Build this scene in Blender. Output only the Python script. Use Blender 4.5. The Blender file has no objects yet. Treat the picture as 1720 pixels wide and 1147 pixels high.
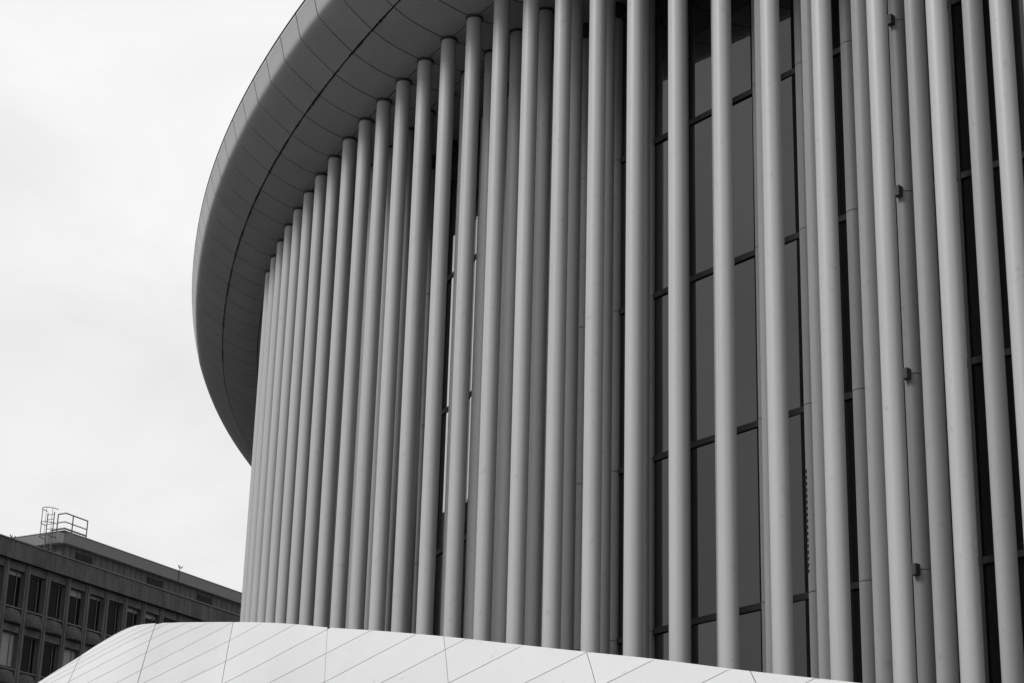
import bpy, math, random
from mathutils import Vector, Matrix
random.seed(7)
scene = bpy.context.scene
UZ = Vector((0,0,1))
ZO = 1.6                                   # eye height above the ground

# ------------------------------------------------------------------ camera
PITCH, ROLL = 0.356741, 0.027686
cam_d = bpy.data.cameras.new('camera'); cam = bpy.data.objects.new('camera', cam_d)
scene.collection.objects.link(cam); scene.camera = cam
cam_d.sensor_fit = 'HORIZONTAL'; cam_d.sensor_width = 36.0
cam_d.lens = 36.0*3383.22/1720.0
cam_d.clip_start = 0.1; cam_d.clip_end = 3000
rt = Vector((1,0,0)); fw = Vector((0,math.cos(PITCH),math.sin(PITCH))); up = Vector((0,-math.sin(PITCH),math.cos(PITCH)))
cx = rt*math.cos(ROLL)+up*math.sin(ROLL); cy = -rt*math.sin(ROLL)+up*math.cos(ROLL); cz = -fw
cam.matrix_world = Matrix(((cx.x,cy.x,cz.x,0),(cx.y,cy.y,cz.y,0),(cx.z,cy.z,cz.z,ZO),(0,0,0,1)))

# ------------------------------------------------------------------ sky (overcast, black-and-white film)
SUN_EL, SUN_AZ = math.radians(44), math.radians(240)      # compass azimuth from +Y towards +X
world = bpy.data.worlds.new('World'); scene.world = world; world.use_nodes = True
nt = world.node_tree; nt.nodes.clear()
N = nt.nodes.new; Lk = nt.links.new
out = N('ShaderNodeOutputWorld'); bg = N('ShaderNodeBackground'); bg.inputs['Strength'].default_value = 0.056
sky = N('ShaderNodeTexSky'); sky.sky_type = 'NISHITA'; sky.sun_disc = False
sky.sun_elevation = SUN_EL; sky.sun_rotation = SUN_AZ; sky.dust_density = 5.0
bw = N('ShaderNodeRGBToBW'); Lk(sky.outputs[0], bw.inputs[0])
tc = N('ShaderNodeTexCoord'); mp = N('ShaderNodeMapping'); mp.inputs['Scale'].default_value = (1,1,1.9)
Lk(tc.outputs['Generated'], mp.inputs[0])
n1 = N('ShaderNodeTexNoise'); n1.inputs['Scale'].default_value = 6.0; n1.inputs['Detail'].default_value = 6; n1.inputs['Roughness'].default_value = .55
n1.inputs['Distortion'].default_value = .6
Lk(mp.outputs[0], n1.inputs['Vector'])
mr = N('ShaderNodeMapRange'); mr.inputs['From Min'].default_value = .3; mr.inputs['From Max'].default_value = .7
mr.inputs['To Min'].default_value = 8.55; mr.inputs['To Max'].default_value = 10.05
Lk(n1.outputs[0], mr.inputs[0])
# overcast luminance: the cloud deck brightens steadily from the horizon to the zenith
sp = N('ShaderNodeSeparateXYZ'); Lk(tc.outputs['Generated'], sp.inputs[0])
gr = N('ShaderNodeMapRange'); gr.inputs['From Min'].default_value = 0; gr.inputs['From Max'].default_value = 1
gr.inputs['To Min'].default_value = .80; gr.inputs['To Max'].default_value = 1.28
Lk(sp.outputs['Z'], gr.inputs[0])
ml = N('ShaderNodeMath'); ml.operation = 'MULTIPLY'; Lk(mr.outputs[0], ml.inputs[0]); Lk(gr.outputs[0], ml.inputs[1])
mx = N('ShaderNodeMix'); mx.data_type = 'FLOAT'; mx.inputs['Factor'].default_value = .96
Lk(bw.outputs[0], mx.inputs['A']); Lk(ml.outputs[0], mx.inputs['B'])
Lk(mx.outputs['Result'], bg.inputs['Color']); Lk(bg.outputs[0], out.inputs[0])

# ------------------------------------------------------------------ sun behind cloud
sd = bpy.data.lights.new('sun', 'SUN'); sd.energy = 1.5; sd.angle = math.radians(16); sd.color = (1,1,1)
so = bpy.data.objects.new('sun', sd); scene.collection.objects.link(so)
sv = Vector((math.sin(SUN_AZ)*math.cos(SUN_EL), math.cos(SUN_AZ)*math.cos(SUN_EL), math.sin(SUN_EL)))
so.rotation_euler = sv.to_track_quat('Z','Y').to_euler(); so.location = sv*80

vs = scene.view_settings; vs.view_transform = 'Standard'; vs.look = 'None'; vs.exposure = 0.84; vs.gamma = 1.0
vs.use_curve_mapping = False

# ------------------------------------------------------------------ materials
def mat(name, base, rough=.5, var=0.0, scale=3.0, stretch=(1,1,1), spec=.5, ior=1.5, spots=0.0, bump=0.0, bscale=40, metal=0.0, per_obj=0.0):
    m = bpy.data.materials.new(name); m.use_nodes = True
    t = m.node_tree; b = t.nodes['Principled BSDF']
    b.inputs['Roughness'].default_value = rough; b.inputs['IOR'].default_value = ior
    b.inputs['Specular IOR Level'].default_value = spec; b.inputs['Metallic'].default_value = metal
    b.inputs['Base Color'].default_value = (base,base,base,1)
    val = None
    if var or spots or per_obj or bump:
        tc = t.nodes.new('ShaderNodeTexCoord'); oi = t.nodes.new('ShaderNodeObjectInfo')
        add = t.nodes.new('ShaderNodeVectorMath'); add.operation = 'MULTIPLY_ADD'
        t.links.new(oi.outputs['Random'], add.inputs[0]); add.inputs[1].default_value = (37,53,71)
        t.links.new(tc.outputs['Object'], add.inputs[2])
        mpn = t.nodes.new('ShaderNodeMapping'); mpn.inputs['Scale'].default_value = stretch
        t.links.new(add.outputs[0], mpn.inputs[0])
    if var or spots or per_obj:
        nz = t.nodes.new('ShaderNodeTexNoise'); nz.inputs['Scale'].default_value = scale; nz.inputs['Detail'].default_value = 6
        nz.inputs['Roughness'].default_value = .6
        t.links.new(mpn.outputs[0], nz.inputs['Vector'])
        r = t.nodes.new('ShaderNodeMapRange'); r.inputs['From Min'].default_value = .3; r.inputs['From Max'].default_value = .7
        r.inputs['To Min'].default_value = base*(1-var); r.inputs['To Max'].default_value = base*(1+var)
        t.links.new(nz.outputs[0], r.inputs[0]); val = r.outputs[0]
        if per_obj:
            r2 = t.nodes.new('ShaderNodeMapRange'); r2.inputs['To Min'].default_value = 1-per_obj; r2.inputs['To Max'].default_value = 1+per_obj
            t.links.new(oi.outputs['Random'], r2.inputs[0])
            mm = t.nodes.new('ShaderNodeMath'); mm.operation = 'MULTIPLY'
            t.links.new(val, mm.inputs[0]); t.links.new(r2.outputs[0], mm.inputs[1]); val = mm.outputs[0]
        if spots:
            n2 = t.nodes.new('ShaderNodeTexNoise'); n2.inputs['Scale'].default_value = 7.0; n2.inputs['Detail'].default_value = 3
            t.links.new(add.outputs[0], n2.inputs['Vector'])
            r3 = t.nodes.new('ShaderNodeMapRange'); r3.inputs['From Min'].default_value = .64; r3.inputs['From Max'].default_value = .76
            r3.inputs['To Min'].default_value = 1; r3.inputs['To Max'].default_value = 1-spots
            t.links.new(n2.outputs[0], r3.inputs[0])
            mm = t.nodes.new('ShaderNodeMath'); mm.operation = 'MULTIPLY'
            t.links.new(val, mm.inputs[0]); t.links.new(r3.outputs[0], mm.inputs[1]); val = mm.outputs[0]
        t.links.new(val, b.inputs['Base Color'])
        rr = t.nodes.new('ShaderNodeMapRange'); rr.inputs['To Min'].default_value = max(0,rough-.08); rr.inputs['To Max'].default_value = min(1,rough+.1)
        t.links.new(nz.outputs[0], rr.inputs[0]); t.links.new(rr.outputs[0], b.inputs['Roughness'])
    if bump:
        nb = t.nodes.new('ShaderNodeTexNoise'); nb.inputs['Scale'].default_value = bscale; nb.inputs['Detail'].default_value = 5
        t.links.new(tc.outputs['Object'], nb.inputs['Vector'])
        bp = t.nodes.new('ShaderNodeBump'); bp.inputs['Strength'].default_value = bump; bp.inputs['Distance'].default_value = .02
        t.links.new(nb.outputs[0], bp.inputs['Height']); t.links.new(bp.outputs[0], b.inputs['Normal'])
    return m

M = dict(
    column = mat('white painted steel', .35, .42, .05, 1.2, (1,1,.12), spots=.16, per_obj=.025),
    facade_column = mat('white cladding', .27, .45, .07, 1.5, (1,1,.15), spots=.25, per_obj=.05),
    soffit = mat('white metal soffit', .31, .40, .06, .9, (1,1,1), spots=.10, per_obj=.02),
    dark = mat('dark joint', .02, .8),
    bracket = mat('grey bracket', .07, .5, .1, 4),
    collar = mat('dark collar', .03, .6),
    frame = mat('dark bronze frame', .012, .55, .15, 4, spec=.2),
    glass = mat('dark glass', .006, .005, ior=1.66, spec=.5),
    shell = mat('white shell panel', .46, .45, .025, 1.3, (1,1,1), spots=.14, per_obj=.022),
    concrete = mat('weathered concrete', .068, .85, .45, 1.6, (1,1,.5), bump=.25, bscale=30),
    cornice = mat('stained concrete cornice', .056, .85, .45, 2.2, (1,1,.25), bump=.2, bscale=30, per_obj=.10),
    spandrel = mat('exposed aggregate', .042, .9, .6, 9, (1,1,1), bump=1.0, bscale=22),
    fascia = mat('grey sheet fascia', .105, .6, .06, 1.0),
    cladding = mat('dark ribbed cladding', .042, .7, .2, 2, (1,1,.2), per_obj=.12),
    vent = mat('dark louvre', .012, .6),
    coping = mat('metal coping', .06, .5, .1, 2),
    winframe = mat('window frame', .07, .5, .1, 3),
    winglass = mat('office glass', .008, .05, ior=1.3, spec=.12),
    blind = mat('pale roller blind', .20, .7, .08, 1.0, (1,1,9)),
    steel = mat('galvanised steel', .05, .5),
    ground = mat('grey paving', .045, .9, .15, .3),
    roof = mat('roof membrane', .35, .8, .1, .5),
)

# panes differ a little from one another
gt = M['glass'].node_tree; go = gt.nodes.new('ShaderNodeObjectInfo'); gm = gt.nodes.new('ShaderNodeMapRange')
gm.inputs['To Min'].default_value = .34; gm.inputs['To Max'].default_value = .56
gt.links.new(go.outputs['Random'], gm.inputs[0]); gt.links.new(gm.outputs[0], gt.nodes['Principled BSDF'].inputs['Specular IOR Level'])

# ------------------------------------------------------------------ mesh helpers
C = scene.collection
WLOC = {}
def link(o, parent, wloc):
    C.objects.link(o)
    wl = Vector(wloc); WLOC[o] = wl
    if parent is not None:
        o.parent = parent; o.location = wl-WLOC[parent]
    else:
        o.location = wl
    return o
def empty(name, loc, parent=None):
    return link(bpy.data.objects.new(name, None), parent, loc)
def mesh(name, verts, faces, material, smooth=False):
    me = bpy.data.meshes.new(name); me.from_pydata([tuple(v) for v in verts], [], faces); me.materials.append(material)
    if smooth is True:
        me.polygons.foreach_set('use_smooth', [True]*len(me.polygons))
    elif smooth:
        me.polygons.foreach_set('use_smooth', list(smooth))
    me.update(); return me
def build(name, verts, faces, material, parent=None, smooth=False, origin=None):
    """verts in world coordinates; the object's origin goes to its middle"""
    vs_ = [Vector(v) for v in verts]
    c = Vector(origin) if origin is not None else sum(vs_, Vector())/len(vs_)
    me = mesh(name, [v-c for v in vs_], faces, material, smooth)
    return link(bpy.data.objects.new(name, me), parent, c)
def place(name, me, parent, loc, rz=0.0):
    o = bpy.data.objects.new(name, me); o.rotation_euler = (0,0,rz); return link(o, parent, loc)
def tag(o, label=None, category=None, group=None, kind=None):
    for k, v in (('label',label),('category',category),('group',group),('kind',kind)):
        if v: o[k] = v
    return o
class MB:
    def __init__(s): s.v=[]; s.f=[]
    def box(s, o, ax, ay, az):
        """box from corner o spanned by three vectors"""
        o,ax,ay,az = map(Vector,(o,ax,ay,az)); k=len(s.v)
        s.v += [o,o+ax,o+ax+ay,o+ay,o+az,o+ax+az,o+ax+ay+az,o+ay+az]
        fl = [(0,3,2,1),(4,5,6,7),(0,1,5,4),(1,2,6,5),(2,3,7,6),(3,0,4,7)]
        if ax.cross(ay).dot(az) < 0: fl = [f[::-1] for f in fl]
        s.f += [tuple(i+k for i in f) for f in fl]; return s
    def tube(s, pts, r, n=8, closed=False):
        pts=[Vector(p) for p in pts]; k=len(s.v); m=len(pts)
        for i,p in enumerate(pts):
            a=pts[i-1] if (i>0 or closed) else p; b=pts[(i+1)%m] if (i<m-1 or closed) else p
            t=(b-a).normalized(); x=t.orthogonal().normalized()
            if abs(t.z)<.95: x=t.cross(Vector((0,0,1))).normalized()
            else: x=Vector((1,0,0))-t*t.x; x.normalize()
            y=t.cross(x)
            s.v+=[p+x*(r*math.cos(2*math.pi*j/n))+y*(r*math.sin(2*math.pi*j/n)) for j in range(n)]
        for i in range(m if closed else m-1):
            a=k+i*n; b=k+((i+1)%m)*n
            s.f+=[(a+j,a+(j+1)%n,b+(j+1)%n,b+j) for j in range(n)]
        if not closed:
            s.f+=[tuple(k+j for j in reversed(range(n))),tuple(k+(m-1)*n+j for j in range(n))]
        return s
    def grid(s, fn, us, ws, flip=False):
        k=len(s.v); nw=len(ws)
        for a in us:
            for b in ws: s.v.append(Vector(fn(a,b)))
        for i in range(len(us)-1):
            for j in range(nw-1):
                q=(k+i*nw+j,k+(i+1)*nw+j,k+(i+1)*nw+j+1,k+i*nw+j+1)
                if flip: q=q[::-1]
                if len({tuple(round(c,5) for c in s.v[x]) for x in q})>=3: s.f.append(q)
        return s
    def obj(s, name, material, parent=None, smooth=False, origin=None):
        return build(name, s.v, s.f, material, parent, smooth, origin)
def lin(a,b,n): return [a+(b-a)*i/n for i in range(n+1)]
def panel(name, fn, us, ws, depth, material, parent, flip=False):
    """bent sheet with turned-back edges; fn(u,w)->point, fn normal from the grid itself"""
    g=MB().grid(fn,us,ws,flip)
    if not g.f: return None
    nw=len(ws); nu=len(us)
    # mean normal
    nrm=Vector()
    for f in g.f:
        a,b,c_=g.v[f[0]],g.v[f[1]],g.v[f[2]]; nrm+=(b-a).cross(c_-a)
    if nrm.length<1e-6: return None
    nrm.normalize()
    ring=[i*nw for i in range(nu)]+[(nu-1)*nw+j for j in range(1,nw)]+[i*nw+nw-1 for i in range(nu-2,-1,-1)]+[j for j in range(nw-2,0,-1)]
    nf=len(g.f); base=len(g.v); m=len(ring)
    g.v+=[g.v[i]-nrm*depth for i in ring]+[g.v[i].copy() for i in ring]
    for j in range(m):
        a,b=ring[j],ring[(j+1)%m]
        if (g.v[a]-g.v[b]).length<1e-5: continue
        q=(base+m+(j+1)%m,base+m+j,base+j,base+(j+1)%m)
        if flip: q=q[::-1]
        g.f.append(q)
    return g.obj(name,material,parent,[i<nf for i in range(len(g.f))])

# ------------------------------------------------------------------ plan of the colonnade
STEP=1.0188875
X0,Y0,TH0=-1.40279,35.07815,-1.057743
K0,K1,K2=0.0218442,0.00019788,0.00062999
I_MIN,I_MAX=-30,42
def make_plan():
    tab={}; sub=20
    for sg,end in ((1,I_MAX),(-1,I_MIN)):
        x,y,th=X0,Y0,TH0; tab[13*sub]=(x,y,th)
        for j in range(1,int(abs(end-13)*sub)+1):
            ds=sg*STEP/sub; a=sg*(j-1)/sub; aa=a+13; ac=min(max(a,-13),13)
            k=K0+K1*ac/10+K2*(ac/10)**2
            if aa<0: k=.01677
            x+=ds*math.cos(th+k*ds/2); y+=ds*math.sin(th+k*ds/2); th+=k*ds
            tab[13*sub+sg*j]=(x,y,th)
    return tab
PLAN=make_plan()
def at(i,o=0.0,z=0.0):
    """point at column index i, offset o outwards from the outer row, z above eye level"""
    f=i*20; k=int(math.floor(f)); k=max(min(k,I_MAX*20-1),I_MIN*20); t=f-k
    a=PLAN[k]; b=PLAN[k+1]
    x=a[0]+(b[0]-a[0])*t; y=a[1]+(b[1]-a[1])*t; th=a[2]+(b[2]-a[2])*t
    return Vector((x+o*math.sin(th), y-o*math.cos(th), z+ZO))
def heading(i): return PLAN[int(round(i*20))][2]
H=19.3544                                   # soffit above eye level

# ------------------------------------------------------------------ ground
g=MB(); g.grid(lambda a,b:(a,b,0),lin(-900,900,6),lin(-900,900,6))
tag(g.obj('ground',M['ground']),'grey paved square around the concert hall',None,None,'structure')

# ------------------------------------------------------------------ the concert hall
hall=empty('concert_hall',at(13,0,-ZO))
tag(hall,'round concert hall with white column colonnade and overhanging curved roof','building')

# columns: one mesh, shared
R_COL=.15; NS=56
def tube_mesh(name,r,h,material,caps=True,n=NS):
    v=[];f=[];sm=[]
    for z in (0,h):
        v+=[(r*math.cos(2*math.pi*j/n),r*math.sin(2*math.pi*j/n),z) for j in range(n)]
    for j in range(n): f.append((j,(j+1)%n,n+(j+1)%n,n+j)); sm.append(True)
    if caps:
        v+=list(v); f.append(tuple(reversed(range(2*n,3*n)))); f.append(tuple(range(3*n,4*n))); sm+=[False,False]
    return mesh(name,v,f,material,sm)
col_me=tube_mesh('column',R_COL,H+ZO-.012,M['column'])
collar_me=tube_mesh('collar',R_COL+.02,.045,M['collar'])
for row,(o,i0,i1) in enumerate(((0.0,0,40),(-.985,-26,40))):
    for i in range(i0,i1+1):
        p=at(i,o,-ZO)
        c=place('column',col_me,hall,p,random.uniform(0,6.28))
        # collars are children: same rotation frame
        k=bpy.data.objects.new('collar',collar_me); C.objects.link(k); k.parent=c; k.location=(0,0,H+ZO-.046); WLOC[k]=p

# attached facade columns, clad in lengths
LEVELS=[-ZO,1.23,4.19,7.15,10.11,13.07,16.04,19.0]
MISSING={9,10,18,19,24,25}
O_FC=-1.95
core_me=tube_mesh('facade_column',.135,H+ZO-.01,M['dark'],n=24)
seg_mes={}
for a,b in zip(LEVELS,LEVELS[1:]+[]):
    seg_mes[(a,b)]=tube_mesh('cladding_length',.15,(b-a)-.012,M['facade_column'])
seg_top=tube_mesh('cladding_length',.15,H-19.0-.02,M['facade_column'])
for i in range(-4,36):
    if i in MISSING: continue
    fc=place('facade_column',core_me,hall,at(i,O_FC,-ZO))
    for a,b in zip(LEVELS,LEVELS[1:]):
        if a<1 : 
            pass
        place('cladding_length',seg_mes[(a,b)],fc,at(i,O_FC,a+.006),random.uniform(0,6.28))

# curtain wall
O_GL=-1.98
wall=MB()
wall.grid(lambda i,z:at(i,O_GL-.16,z),[x*.5 for x in range(-52,81)],[-ZO,H+.3],flip=False)
wall_o=wall.obj('curtain_wall',M['dark'],hall)
YAW={17:-.012,18:-.006,19:.0,20:.022}     # slight set of the panes in the wide bays
def pane(i,z0,z1):
    a=at(i,O_GL); b=at(i+1,O_GL); t=(b-a).normalized(); n=Vector((t.y,-t.x,0))
    j1,j2=YAW.get(i,0)+random.uniform(-.001,.001),random.uniform(-.002,.002)
    w=(b-a).length-.05
    m=(a+b)/2; m.z=0
    o=m-t*(w/2)+Vector((0,0,z0+ZO+.045)); hh=z1-z0-.09
    tt=(t+n*j1).normalized(); uu=(Vector((0,0,1))+n*j2).normalized()
    MB().box(o,tt*w,-n*.02,uu*hh).obj('pane',M['glass'],wall_o)
def bar(name,i0,i1,z0,z1,o0,o1,nsub=1):
    for k in range(nsub):
        pass
for i in range(-4,35):
    for a,b in zip(LEVELS,LEVELS[1:]):
        pane(i,a,b)
for i in range(-4,36):
    if i in MISSING or i-1 in MISSING or True:
        a=at(i,O_GL); t=(at(i+.2,O_GL)-at(i-.2,O_GL)).normalized(); n=Vector((t.y,-t.x,0))
        MB().box(Vector((a.x,a.y,0))-t*.028-n*.1,t*.056,n*.145,Vector((0,0,H+ZO))).obj('mullion',M['frame'],wall_o)
for i in range(-4,35):
    a=at(i,O_GL); b=at(i+1,O_GL); t=(b-a).normalized(); n=Vector((t.y,-t.x,0))
    for z in LEVELS[1:]:
        MB().box(a+t*.031-n*.1+Vector((0,0,z-.05)),t*((b-a).length-.062),n*.135,Vector((0,0,.10))).obj('transom',M['frame'],wall_o)
# sky reflection in two tall bays, imitated by glowing strips on the panes
lm=bpy.data.materials.new('glowing sky glint'); lm.use_nodes=True
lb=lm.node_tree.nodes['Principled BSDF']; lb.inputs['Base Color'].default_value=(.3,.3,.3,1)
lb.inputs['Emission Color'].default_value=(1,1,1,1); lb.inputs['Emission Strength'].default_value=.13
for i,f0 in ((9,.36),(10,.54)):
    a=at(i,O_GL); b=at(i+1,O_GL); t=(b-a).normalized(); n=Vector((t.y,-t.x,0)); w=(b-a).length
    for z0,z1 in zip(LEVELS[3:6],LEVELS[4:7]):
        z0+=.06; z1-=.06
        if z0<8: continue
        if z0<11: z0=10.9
        MB().box(a+t*(w*f0)+n*.003+UZ*z0,t*(w*(.8-f0)),n*.008,UZ*(z1-z0)).obj('sky_glint',lm,wall_o)
    MB().box(a+t*(w*f0)+n*.003+UZ*(LEVELS[6]+.06),t*(w*(.8-f0)),n*.008,UZ*.85).obj('sky_glint',lm,wall_o)
# row of clips down one clad column
cl=MB()
for k in range(17):
    a=at(20.93,-1.815,0); z=7.45+k*.098+ZO
    cl.box(Vector((a.x-.02,a.y-.02,z)),(.03,0,0),(0,.03,0),(0,0,.045))
tag(cl.obj('clip_strip',M['dark'],wall_o),kind='stuff')
# bracket ends beside one clad column
for z in LEVELS[2:]:
    a=at(23,-1.755,z); t=(at(23.2,-1.8)-at(22.8,-1.8)).normalized(); n=Vector((t.y,-t.x,0))
    MB().box(a-t*.055-n*.05-UZ*.085,t*.10,n*.10,UZ*.16).obj('bracket',M['bracket'],wall_o)

# ---- roof: soffit and fascia
def sh(i):
    q=(min(max(i,-10),16)-6)/10
    return -.0751+.2094*q+.1591*q*q
def wgt(o):
    t=min(max((o-.15)/.75,0),1); return t*t*(3-2*t)
def rp(i,pt):
    o,h=pt; return at(i,o+sh(i)*wgt(o),H+h)
P_SOF=[(0.013,0),(.2,.022),(.4,.068),(.6,.13),(.8,.21),(.95,.283),(1.074,.348)]
P_FAS=[(1.108,.367),(1.25,.465),(1.4,.572),(1.53,.668),(1.642,.755),(1.76,.852),(1.82,.906),(1.862,.948),(1.893,.988),(1.915,1.038),(1.934,1.105),(1.955,1.19),(1.985,1.31),(2.012,1.41),(2.037,1.497),(2.03,1.53)]
P_IN=[(-.972,0),(-.5,0),(-.013,0)]
P_IN2=[(-2.2,0),(-1.6,0),(-.998,0)]
def interp(P):
    def fn(i,w):
        k=min(int(w),len(P)-2); t=w-k; a,b=P[k],P[k+1]
        return rp(i,(a[0]+(b[0]-a[0])*t,a[1]+(b[1]-a[1])*t))
    return fn
# backing + top of the roof in one shell
back=[(-6,2.1),(-6,.05),(-1,.05),(0,.05),(.6,.19),(1.09,.42),(1.5,.70),(1.80,.94),(1.89,1.05),(1.91,1.2),(1.97,1.5),(1.9,1.62),(.5,1.9),(-3,2.05),(-6,2.1)]
rb=MB(); ii=[x*.5 for x in range(-52,81)]
rb.grid(lambda i,w:rp(i,back[w]),ii,list(range(len(back))))
k=len(rb.v); rb.v+=[rp(i,(-6,2.12)) for i in ii]; rb.f.append(tuple(range(k,k+len(ii))))
roof=rb.obj('roof',M['dark'],hall)
GAP=.019
gi=GAP/STEP
for i in range(-24,38):
    us=lin(i+gi,i+1-gi,4)
    n=len(P_SOF)-1
    panel('soffit_panel',interp(P_SOF),us,[x*.5 for x in range(2*n+1)],.03,M['soffit'],roof,flip=False)
    n=len(P_FAS)-1
    panel('fascia_panel',interp(P_FAS),us,[x*.5 for x in range(2*n+1)],.03,M['soffit'],roof,flip=False)
    panel('soffit_panel',interp(P_IN),us,[0,1,2],.03,M['soffit'],roof,flip=False)
    if i>-5: panel('soffit_panel',interp(P_IN2),us,[0,1,2],.03,M['soffit'],roof,flip=False)
et=MB(); et.grid(lambda i,w:rp(i,[(1.99,1.535),(2.045,1.532),(2.045,1.565),(1.99,1.60)][w]),ii[4:-6],[0,1,2,3])
et.obj('edge_trim',M['frame'],roof)
# frayed seal in the ring groove
br=MB()
for k in range(2600):
    i=random.uniform(-8,18); 
    if math.sin(i*2.3)+math.sin(i*5.1+1)+random.uniform(-1.2,1.2)<0: continue
    q=random.choice((1.074,1.108)); p=rp(i,(q,.348 if q<1.1 else .366))
    d=.002+random.random()*.005
    br.box(p-Vector((d,d,d+.004)),(2*d,0,0),(0,2*d,0),(0,0,.02))
tag(br.obj('seal_fringe',M['dark'],roof),kind='stuff')

# ------------------------------------------------------------------ white shell in front
RIDGE=[(0.00,-10.903,41.109,6.070),(0.71,-10.200,41.015,6.953),(1.49,-9.447,40.821,7.536),(2.38,-8.611,40.495,8.017),
(2.92,-8.120,40.290,8.304),(3.45,-7.626,40.081,8.540),(3.74,-7.352,39.980,8.610),(4.12,-6.982,39.894,8.638),
(4.74,-6.386,39.740,8.639),(5.90,-5.344,39.238,8.563),(7.51,-4.500,37.865,8.270),(9.19,-3.774,36.348,7.921),
(10.62,-3.115,35.079,7.606),(12.77,-2.052,33.213,7.166),(14.83,-0.953,31.470,6.732),(16.64,0.081,29.980,6.332),
(18.49,1.185,28.495,5.929),(19.91,2.080,27.397,5.628),(21.55,3.154,26.149,5.255),(23.46,4.455,24.750,4.852),
(25.38,5.906,23.501,4.449),(27.82,8.018,22.273,4.065)]
def ridge(u):
    n=len(RIDGE); i=0
    while i<n-2 and RIDGE[i+1][0]<u: i+=1
    def m(k):
        a,b=RIDGE[max(k-1,0)],RIDGE[min(k+1,n-1)]
        return Vector([(b[j]-a[j])/(b[0]-a[0]) for j in (1,2,3)])
    h=RIDGE[i+1][0]-RIDGE[i][0]; t=(u-RIDGE[i][0])/h
    p0,p1=Vector(RIDGE[i][1:]),Vector(RIDGE[i+1][1:])
    return (2*t**3-3*t*t+1)*p0+(t**3-2*t*t+t)*h*m(i)+(3*t*t-2*t**3)*p1+(t**3-t*t)*h*m(i+1)
PROF=[(0.0,0.0)]
for k in range(1,321):
    v=(k-.5)*.05; a=math.radians(38+42*min(v/10,1)**.9)
    PROF.append((PROF[-1][0]+math.cos(a)*.05,PROF[-1][1]+math.sin(a)*.05))
def shell(u,v,lift=0.0):
    r=ridge(u); d=Vector((r.x+7.9,r.y-87.0)); d.normalize()
    f=max(v,0)/.05; k=min(int(f),319); t=f-k
    h=PROF[k][0]+(PROF[k+1][0]-PROF[k][0])*t; z=PROF[k][1]+(PROF[k+1][1]-PROF[k][1])*t
    return Vector((r.x+d.x*h,r.y+d.y*h,max(r.z-z+ZO+lift,-.2)))
pav=MB(); us=lin(0,27.82,110)
pav.grid(lambda u,v:shell(u,v,-.05),us,lin(0,4.9,20),flip=False)
def backw(u,w):
    r=ridge(u); return Vector((r.x,r.y+w*.05,(r.z+ZO-.05) if w==0 else 0))
pav.grid(backw,us,[0,1],flip=True)
pav_o=pav.obj('shell_pavilion',M['dark'],None,True,origin=(0,30,0))
tag(pav_o,'smooth white panelled shell sweeping low in front of the columns','pavilion')
sk=MB(); sk.grid(lambda u,v:shell(u,v),us,lin(4.85,14,30)); sk.obj('shell_skirt',M['shell'],pav_o,True)
RIBS=[0.08, 1.22, 2.45, 4.12, 5.9, 10.62, 14.83, 18.49, 21.65, 24.65, 27.77]
# joint chart: along the ridge (q), its fall (yr), run and lean of the ribs per metre
CH_U=[0.00,0.71,1.49,2.38,2.92,3.45,3.74,4.12,4.74,5.90,7.51,9.19,10.62,12.77,14.83,16.64,18.49,19.91,21.55,23.46,25.38,27.82]
CH_Q=[-67.0, -2.0, 62.0, 130.0, 170.0, 210.0, 232.0, 262.0, 310.0, 392.0, 450.0, 500.0, 550.0, 640.0, 745.0, 855.0, 985.0, 1100.0, 1250.0, 1450.0, 1691.0, 2060.0]
CH_Y=[1270.0, 1196.0, 1147.0, 1104.0, 1078.0, 1056.0, 1049.0, 1046.0, 1044.0, 1044.0, 1045.0, 1048.0, 1053.0, 1059.0, 1068.0, 1080.0, 1094.0, 1106.0, 1125.0, 1147.0, 1176.0, 1209.0]
PV=[(262,45),(392,46),(550,51),(745,57),(985,64),(1250,72),(2000,90)]
LE=[(262,-14),(392,-9),(550,-3),(745,5.5),(985,17),(1250,30),(2000,55)]
SL=[(262,.53),(557,.525),(882,.50),(1374,.475),(2000,.44)]
def itp(x,xs,ys):
    if x<=xs[0]: return ys[0]
    for k in range(len(xs)-1):
        if x<=xs[k+1]: return ys[k]+(ys[k+1]-ys[k])*(x-xs[k])/(xs[k+1]-xs[k])
    return ys[-1]
def it2(x,T): return itp(x,[a for a,b in T],[b for a,b in T])
DIAG=[(q,1046) for q in (40,62,84,106,128,150,172,192,212,232,250,266,284,312,346,389)]+[(q,itp(q,CH_Q,CH_Y)) for q in (440,496,557,625,703,786,882,987,1101,1229,1374,1535,1710,1900)]+[(2110,1215),(2340,1235),(2590,1260)]
def vdiag(d,u):
    if d<0: return -1
    qd,yd=DIAG[d]; q=itp(u,CH_U,CH_Q)
    return (yd-itp(u,CH_U,CH_Y)+it2(qd,SL)*(qd-q))/(it2(q,PV)+it2(qd,SL)*it2(q,LE))
VMAX=4.85
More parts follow.
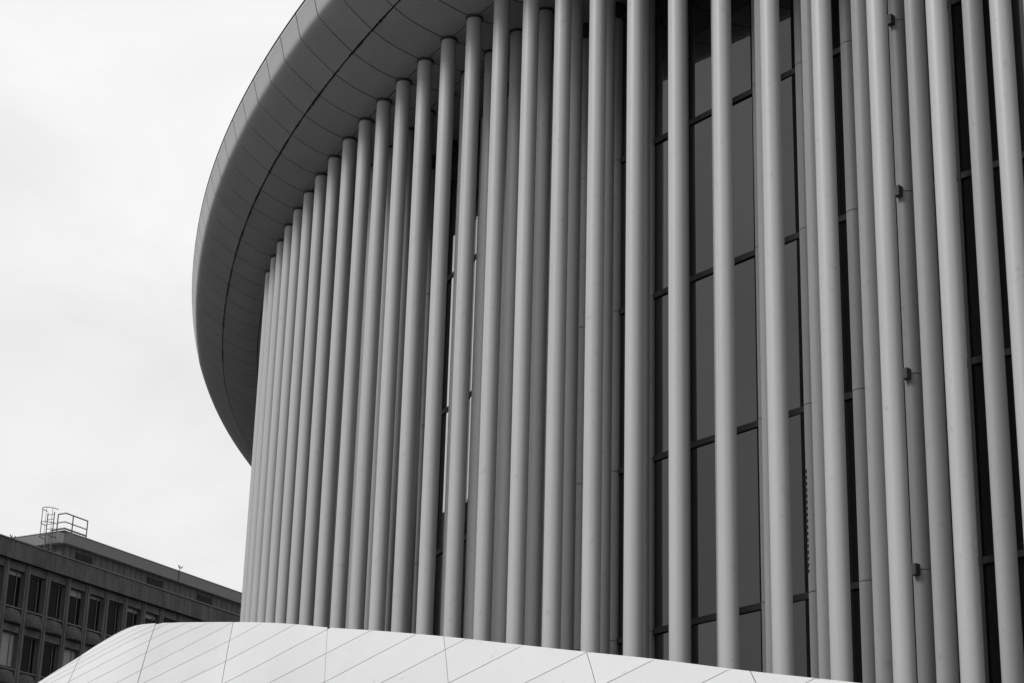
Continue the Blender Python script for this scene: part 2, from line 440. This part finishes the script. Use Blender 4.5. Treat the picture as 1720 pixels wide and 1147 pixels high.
# every diagonal joint is a plane cut through the shell
CUT=[]
for d in range(len(DIAG)):
    ua=ub=None; u=RIBS[-1]
    while u>0.02:
        v=vdiag(d,u)
        if ua is None and v>0: ua=u
        if v>1.7: ub=u; break
        u-=.02
    if ua is None or ua>RIBS[-1]-.05: CUT.append(None); continue
    if ub is None: ub=.02
    vb=max(vdiag(d,ub),0.0)
    if ua-ub<.05 or vb<.2: CUT.append(None); continue
    A=shell(ua,0); B=shell(ub,vb); um=(ua+ub)/2; vm=vb/2
    nn=Vector((.03,-.975,-.21))
    m=(B-A).cross(nn).normalized()
    CUT.append((ua,A,m))
MEMO={}
def vcut(d,u):
    if d<0: return -1
    key=(d,round(u,5))
    if key in MEMO: return MEMO[key]
    c=CUT[d]
    if c is None: r=vdiag(d,u)
    else:
        ua,A,m=c
        if u>=ua: r=-1
        else:
            g0=(shell(u,0)-A).dot(m); lo,hi=0.0,6.0
            if g0*(shell(u,hi)-A).dot(m)>0: r=6.0
            else:
                for _ in range(16):
                    md=(lo+hi)/2
                    if g0*(shell(u,md)-A).dot(m)>0: lo=md
                    else: hi=md
                r=(lo+hi)/2
    MEMO[key]=r
    return r
for j in range(len(RIBS)-1):
    a,b=RIBS[j]+.0075,RIBS[j+1]-.0075
    us=lin(a,b,max(8,int((b-a)*7)))
    for d in range(-1,len(DIAG)-1):
        def fn(u,w,d=d):
            v0=vcut(d,u)+.0075; v1=vcut(d+1,u)-.0075
            v0=min(max(v0,0),VMAX); v1=min(max(v1,v0),VMAX)
            return shell(u,v0+(v1-v0)*w)
        panel('shell_panel',fn,us,lin(0,1,4),.03,M['shell'],pav_o,flip=True)

# ------------------------------------------------------------------ office block behind
BP=Vector((-26.28990,101.65550,0)); BU=Vector((.507538,.861629,0)); BN=Vector((.861629,-.507538,0)); UZ=Vector((0,0,1))
def bp(t,off,z): return BP+BU*t+BN*off+UZ*(z+ZO)
office=empty('office_building',bp(8,0,-ZO))
tag(office,'dark weathered concrete office block with recessed windows beyond the white shell','building')
def bb(name,t0,t1,o0,o1,z0,z1,m,parent): return MB().box(bp(t0,o0,z0),BU*(t1-t0),BN*(o1-o0),UZ*(z1-z0)).obj(name,m,parent)
T0,T1=-46,45
bb('wall',T0,T1,-14,-.36,-ZO,25.6,M['concrete'],office)
BAY=1.566; TB=.84
def bay(k): return TB+BAY*k       # pier centre
FL=[24.93,21.69,18.45]            # window heads
SILLS=[23.0,19.82,16.6]
K_LO,K_HI=-6,22
# piers
pier_me=None
for k in range(K_LO,K_HI+1):
    t=bay(k)
    bb('pier',t-.165,t+.165,-.35,.0,14.0,25.36,M['concrete'],office)
    bb('pier_rib',t-.04,t+.04,.001,.05,14.0,25.34,M['concrete'],office)
# lintels, sills, spandrels, windows
blinds={(0,0):.10,(0,3):.17,(0,4):.06,(0,6):.10,(0,7):.12,(1,0):.97,(1,3):.97,(1,-1):.5,(0,-1):.1,(2,2):.6,(1,8):.4,(0,12):.3}
for r,(zh,zs) in enumerate(zip(FL,SILLS)):
    for k in range(K_LO,K_HI):
        t0=bay(k)+.165; t1=bay(k+1)-.165
        top=25.36 if r==0 else SILLS[r-1]-.93
        bb('lintel',t0+.001,t1-.001,-.35,-.06,zh,top,M['concrete'],office)
        w=MB().box(bp(t0+.02,-.335,zs+.02),BU*(t1-t0-.04),BN*.02,UZ*(zh-zs-.04)).obj('window',M['winglass'],office)
        fr=MB(); fo=-.31
        for a,b,c_,d in ((t0+.003,t0+.06,zs,zh),(t1-.06,t1-.003,zs,zh),(t0+.062,t1-.062,zs,zs+.06),(t0+.062,t1-.062,zh-.06,zh-.003)):
            fr.box(bp(a,fo,c_),BU*(b-a),BN*.05,UZ*(d-c_))
        s=.72+.04*((k*7+r*3)%3-1); tm=t0+(t1-t0)*s
        fr.box(bp(tm,fo,zs+.062),BU*.05,BN*.04,UZ*(zh-zs-.125))
        fr.obj('frame',M['winframe'],w)
        bb('sill',t0+.003,t1-.003,-.255,-.03,zs-.06,zs-.002,M['winframe'],w)
        bl=blinds.get((r,k))
        if bl: bb('blind',t0+.065,t1-.065,-.312,-.300,zh-.07-(zh-zs-.14)*bl,zh-.064,M['blind'],w)
        # bulging rough spandrel block
        sp=MB(); nu,nv=12,10
        def fs(a,b,t0=t0,t1=t1,zs=zs):
            z=zs-.07-.82*b
            e=1-abs(2*a-1)**3.0
            bul=.40*math.sin(min(b*1.15,1)*math.pi*.5)**.8*(.35+.65*e)
            if b>=1: bul=-.25
            arch=.16*(abs(2*a-1)**2.2)*(1-b)
            return bp(t0+.02+(t1-t0-.04)*a,-.12+bul+random.uniform(-.025,.025),z-arch)
        sp.grid(fs,lin(0,1,nu),lin(0,.999,nv)+[1.0],flip=True)
        sp.obj('spandrel',M['spandrel'],office,True)
        bb('spandrel_back',t0+.001,t1-.001,-.35,-.14,zs-.93,zs-.062,M['concrete'],office)
# cornice in slabs with a coping
cor=bb('cornice',T0,T1,-.6,.12,25.37,26.28,M['dark'],office)
t=-9.9
while t<36:
    bb('cornice_slab',t+.008,t+.776-.008,.1,.24+random.uniform(-.004,.004),25.36,26.30,M['cornice'],cor); t+=.776
bb('cornice_slab',T0,-9.92,.1,.24,25.36,26.30,M['cornice'],cor)
bb('coping',T0,T1,-.7,.29,26.31,26.38,M['coping'],cor)
bb('roof_deck',T0,T1,-14,-.61,25.7,26.0,M['roof'],office)
# penthouse
S=-4.0; PC=8.99
pent=bb('penthouse',PC+.45,60,S-9,S-.35,26.0,28.75,M['cladding'],office)
t=PC+.5
while t<34:
    bb('cladding_board',t+.02,t+.52-.02,S-.345,S-.29+random.uniform(-.006,.006),26.02,28.7,M['cladding'],pent); t+=.52
s=.4
while s<8.5:
    MB().box(bp(PC+.445,S-.0-s,26.02),-BU*.05,-BN*.48,UZ*2.66).obj('cladding_board',M['cladding'],pent); s+=.52
# roof edge with a chamfered corner
fv=[];ff=[]
def ring(z,e): return [bp(PC+e,S-9.4,z),bp(PC+e,S-.35-e*.0,z),bp(PC+.12+e,S-.10-e,z),bp(PC+.36,S-e,z),bp(62,S-e,z),bp(62,S-9.4,z)]
fv=ring(28.66,0)+ring(29.30,0); nn=6
for j in range(nn): ff.append((j,(j+1)%nn,nn+(j+1)%nn,nn+j))
ff.append(tuple(range(nn,2*nn))); ff.append(tuple(reversed(range(nn))))
build('fascia',fv,ff,M['fascia'],pent)
MB().box(bp(PC-.02,S+.02,29.302),BU*55,-BN*9.5,UZ*.04).obj('roof_edge',M['coping'],pent)
for a,b in ((10.43,11.89),(16.78,18.3),(21.59,23.12),(27.0,28.5)):
    v=bb('vent',a,b,S-.285,S-.25,27.93,28.44,M['vent'],pent)
    for q in range(6):
        z=27.95+q*.08
        MB().box(bp(a+.04,S-.25,z+.045),BU*(b-a-.08),BN*.06-UZ*.03,UZ*.02).obj('slat',M['vent'],v)
# access ladder with hoops on the return face
def lp(s,o,z): return bp(PC-o,S-s,z)          # s back along return face, o outwards
lad=MB()
for s in (.72,1.22): lad.tube([lp(s,.18,27.7),lp(s,.18,30.45)],.03,8)
lado=lad.obj('ladder',M['steel'],office)
for q in range(10): MB().tube([lp(.72,.18,27.8+q*.28),lp(1.22,.18,27.8+q*.28)],.018,6).obj('rung',M['steel'],lado)
for z in (28.95,29.75,30.6):
    MB().tube([lp(.97-.42*math.cos(a),.18+.62*math.sin(a),z) for a in lin(-.2,math.pi+.2,14)],.022,6).obj('hoop',M['steel'],lado)
for a in (.5,1.2,1.9,2.6):
    MB().tube([lp(.97-.42*math.cos(a),.18+.62*math.sin(a),28.95) ,lp(.97-.42*math.cos(a),.18+.62*math.sin(a),30.6)],.012,6).obj('cage_bar',M['steel'],lado)
# guard rail round the corner of the roof
rl=MB(); rl.tube([lp(.68,-.1,30.37),lp(-.02+.12,-.1,30.37),bp(PC+1.95,S-.1,30.37)],.04,8)
rail=rl.obj('guard_rail',M['steel'],office)
MB().tube([lp(.68,-.1,29.86),lp(.1,-.1,29.86),bp(PC+1.95,S-.1,29.86)],.034,8).obj('mid_rail',M['steel'],rail)
tb=MB(); tb.box(lp(1.1,-.08,29.42),BN*1.02,BU*.02,UZ*.10); tb.box(bp(PC+.08,S-.08,29.42),BU*1.87,-BN*.02,UZ*.10); tb.obj('toe_board',M['steel'],rail)
for p_ in (lp(.68,-.1,0),bp(PC+.72,S-.1,0),bp(PC+1.95,S-.1,0)):
    MB().tube([Vector((p_.x,p_.y,ZO+29.05)),Vector((p_.x,p_.y,ZO+30.37))],.036,8).obj('post',M['steel'],rail)
# small roof masts
for tt,off,z0,h in ((19.33,S+.03,28.7,.95),(1.41,-.5,26.25,.55)):
    m=MB(); m.tube([bp(tt,off,z0),bp(tt,off,z0+h)],.022,6); mo=m.obj('mast',M['steel'],office)
    MB().tube([bp(tt-.16,off,z0+h-.0),bp(tt-.07,off,z0+h-.12),bp(tt+.14,off,z0+h-.12),bp(tt+.25,off,z0+h+.0)],.03,6).obj('mast_head',M['steel'],mo)
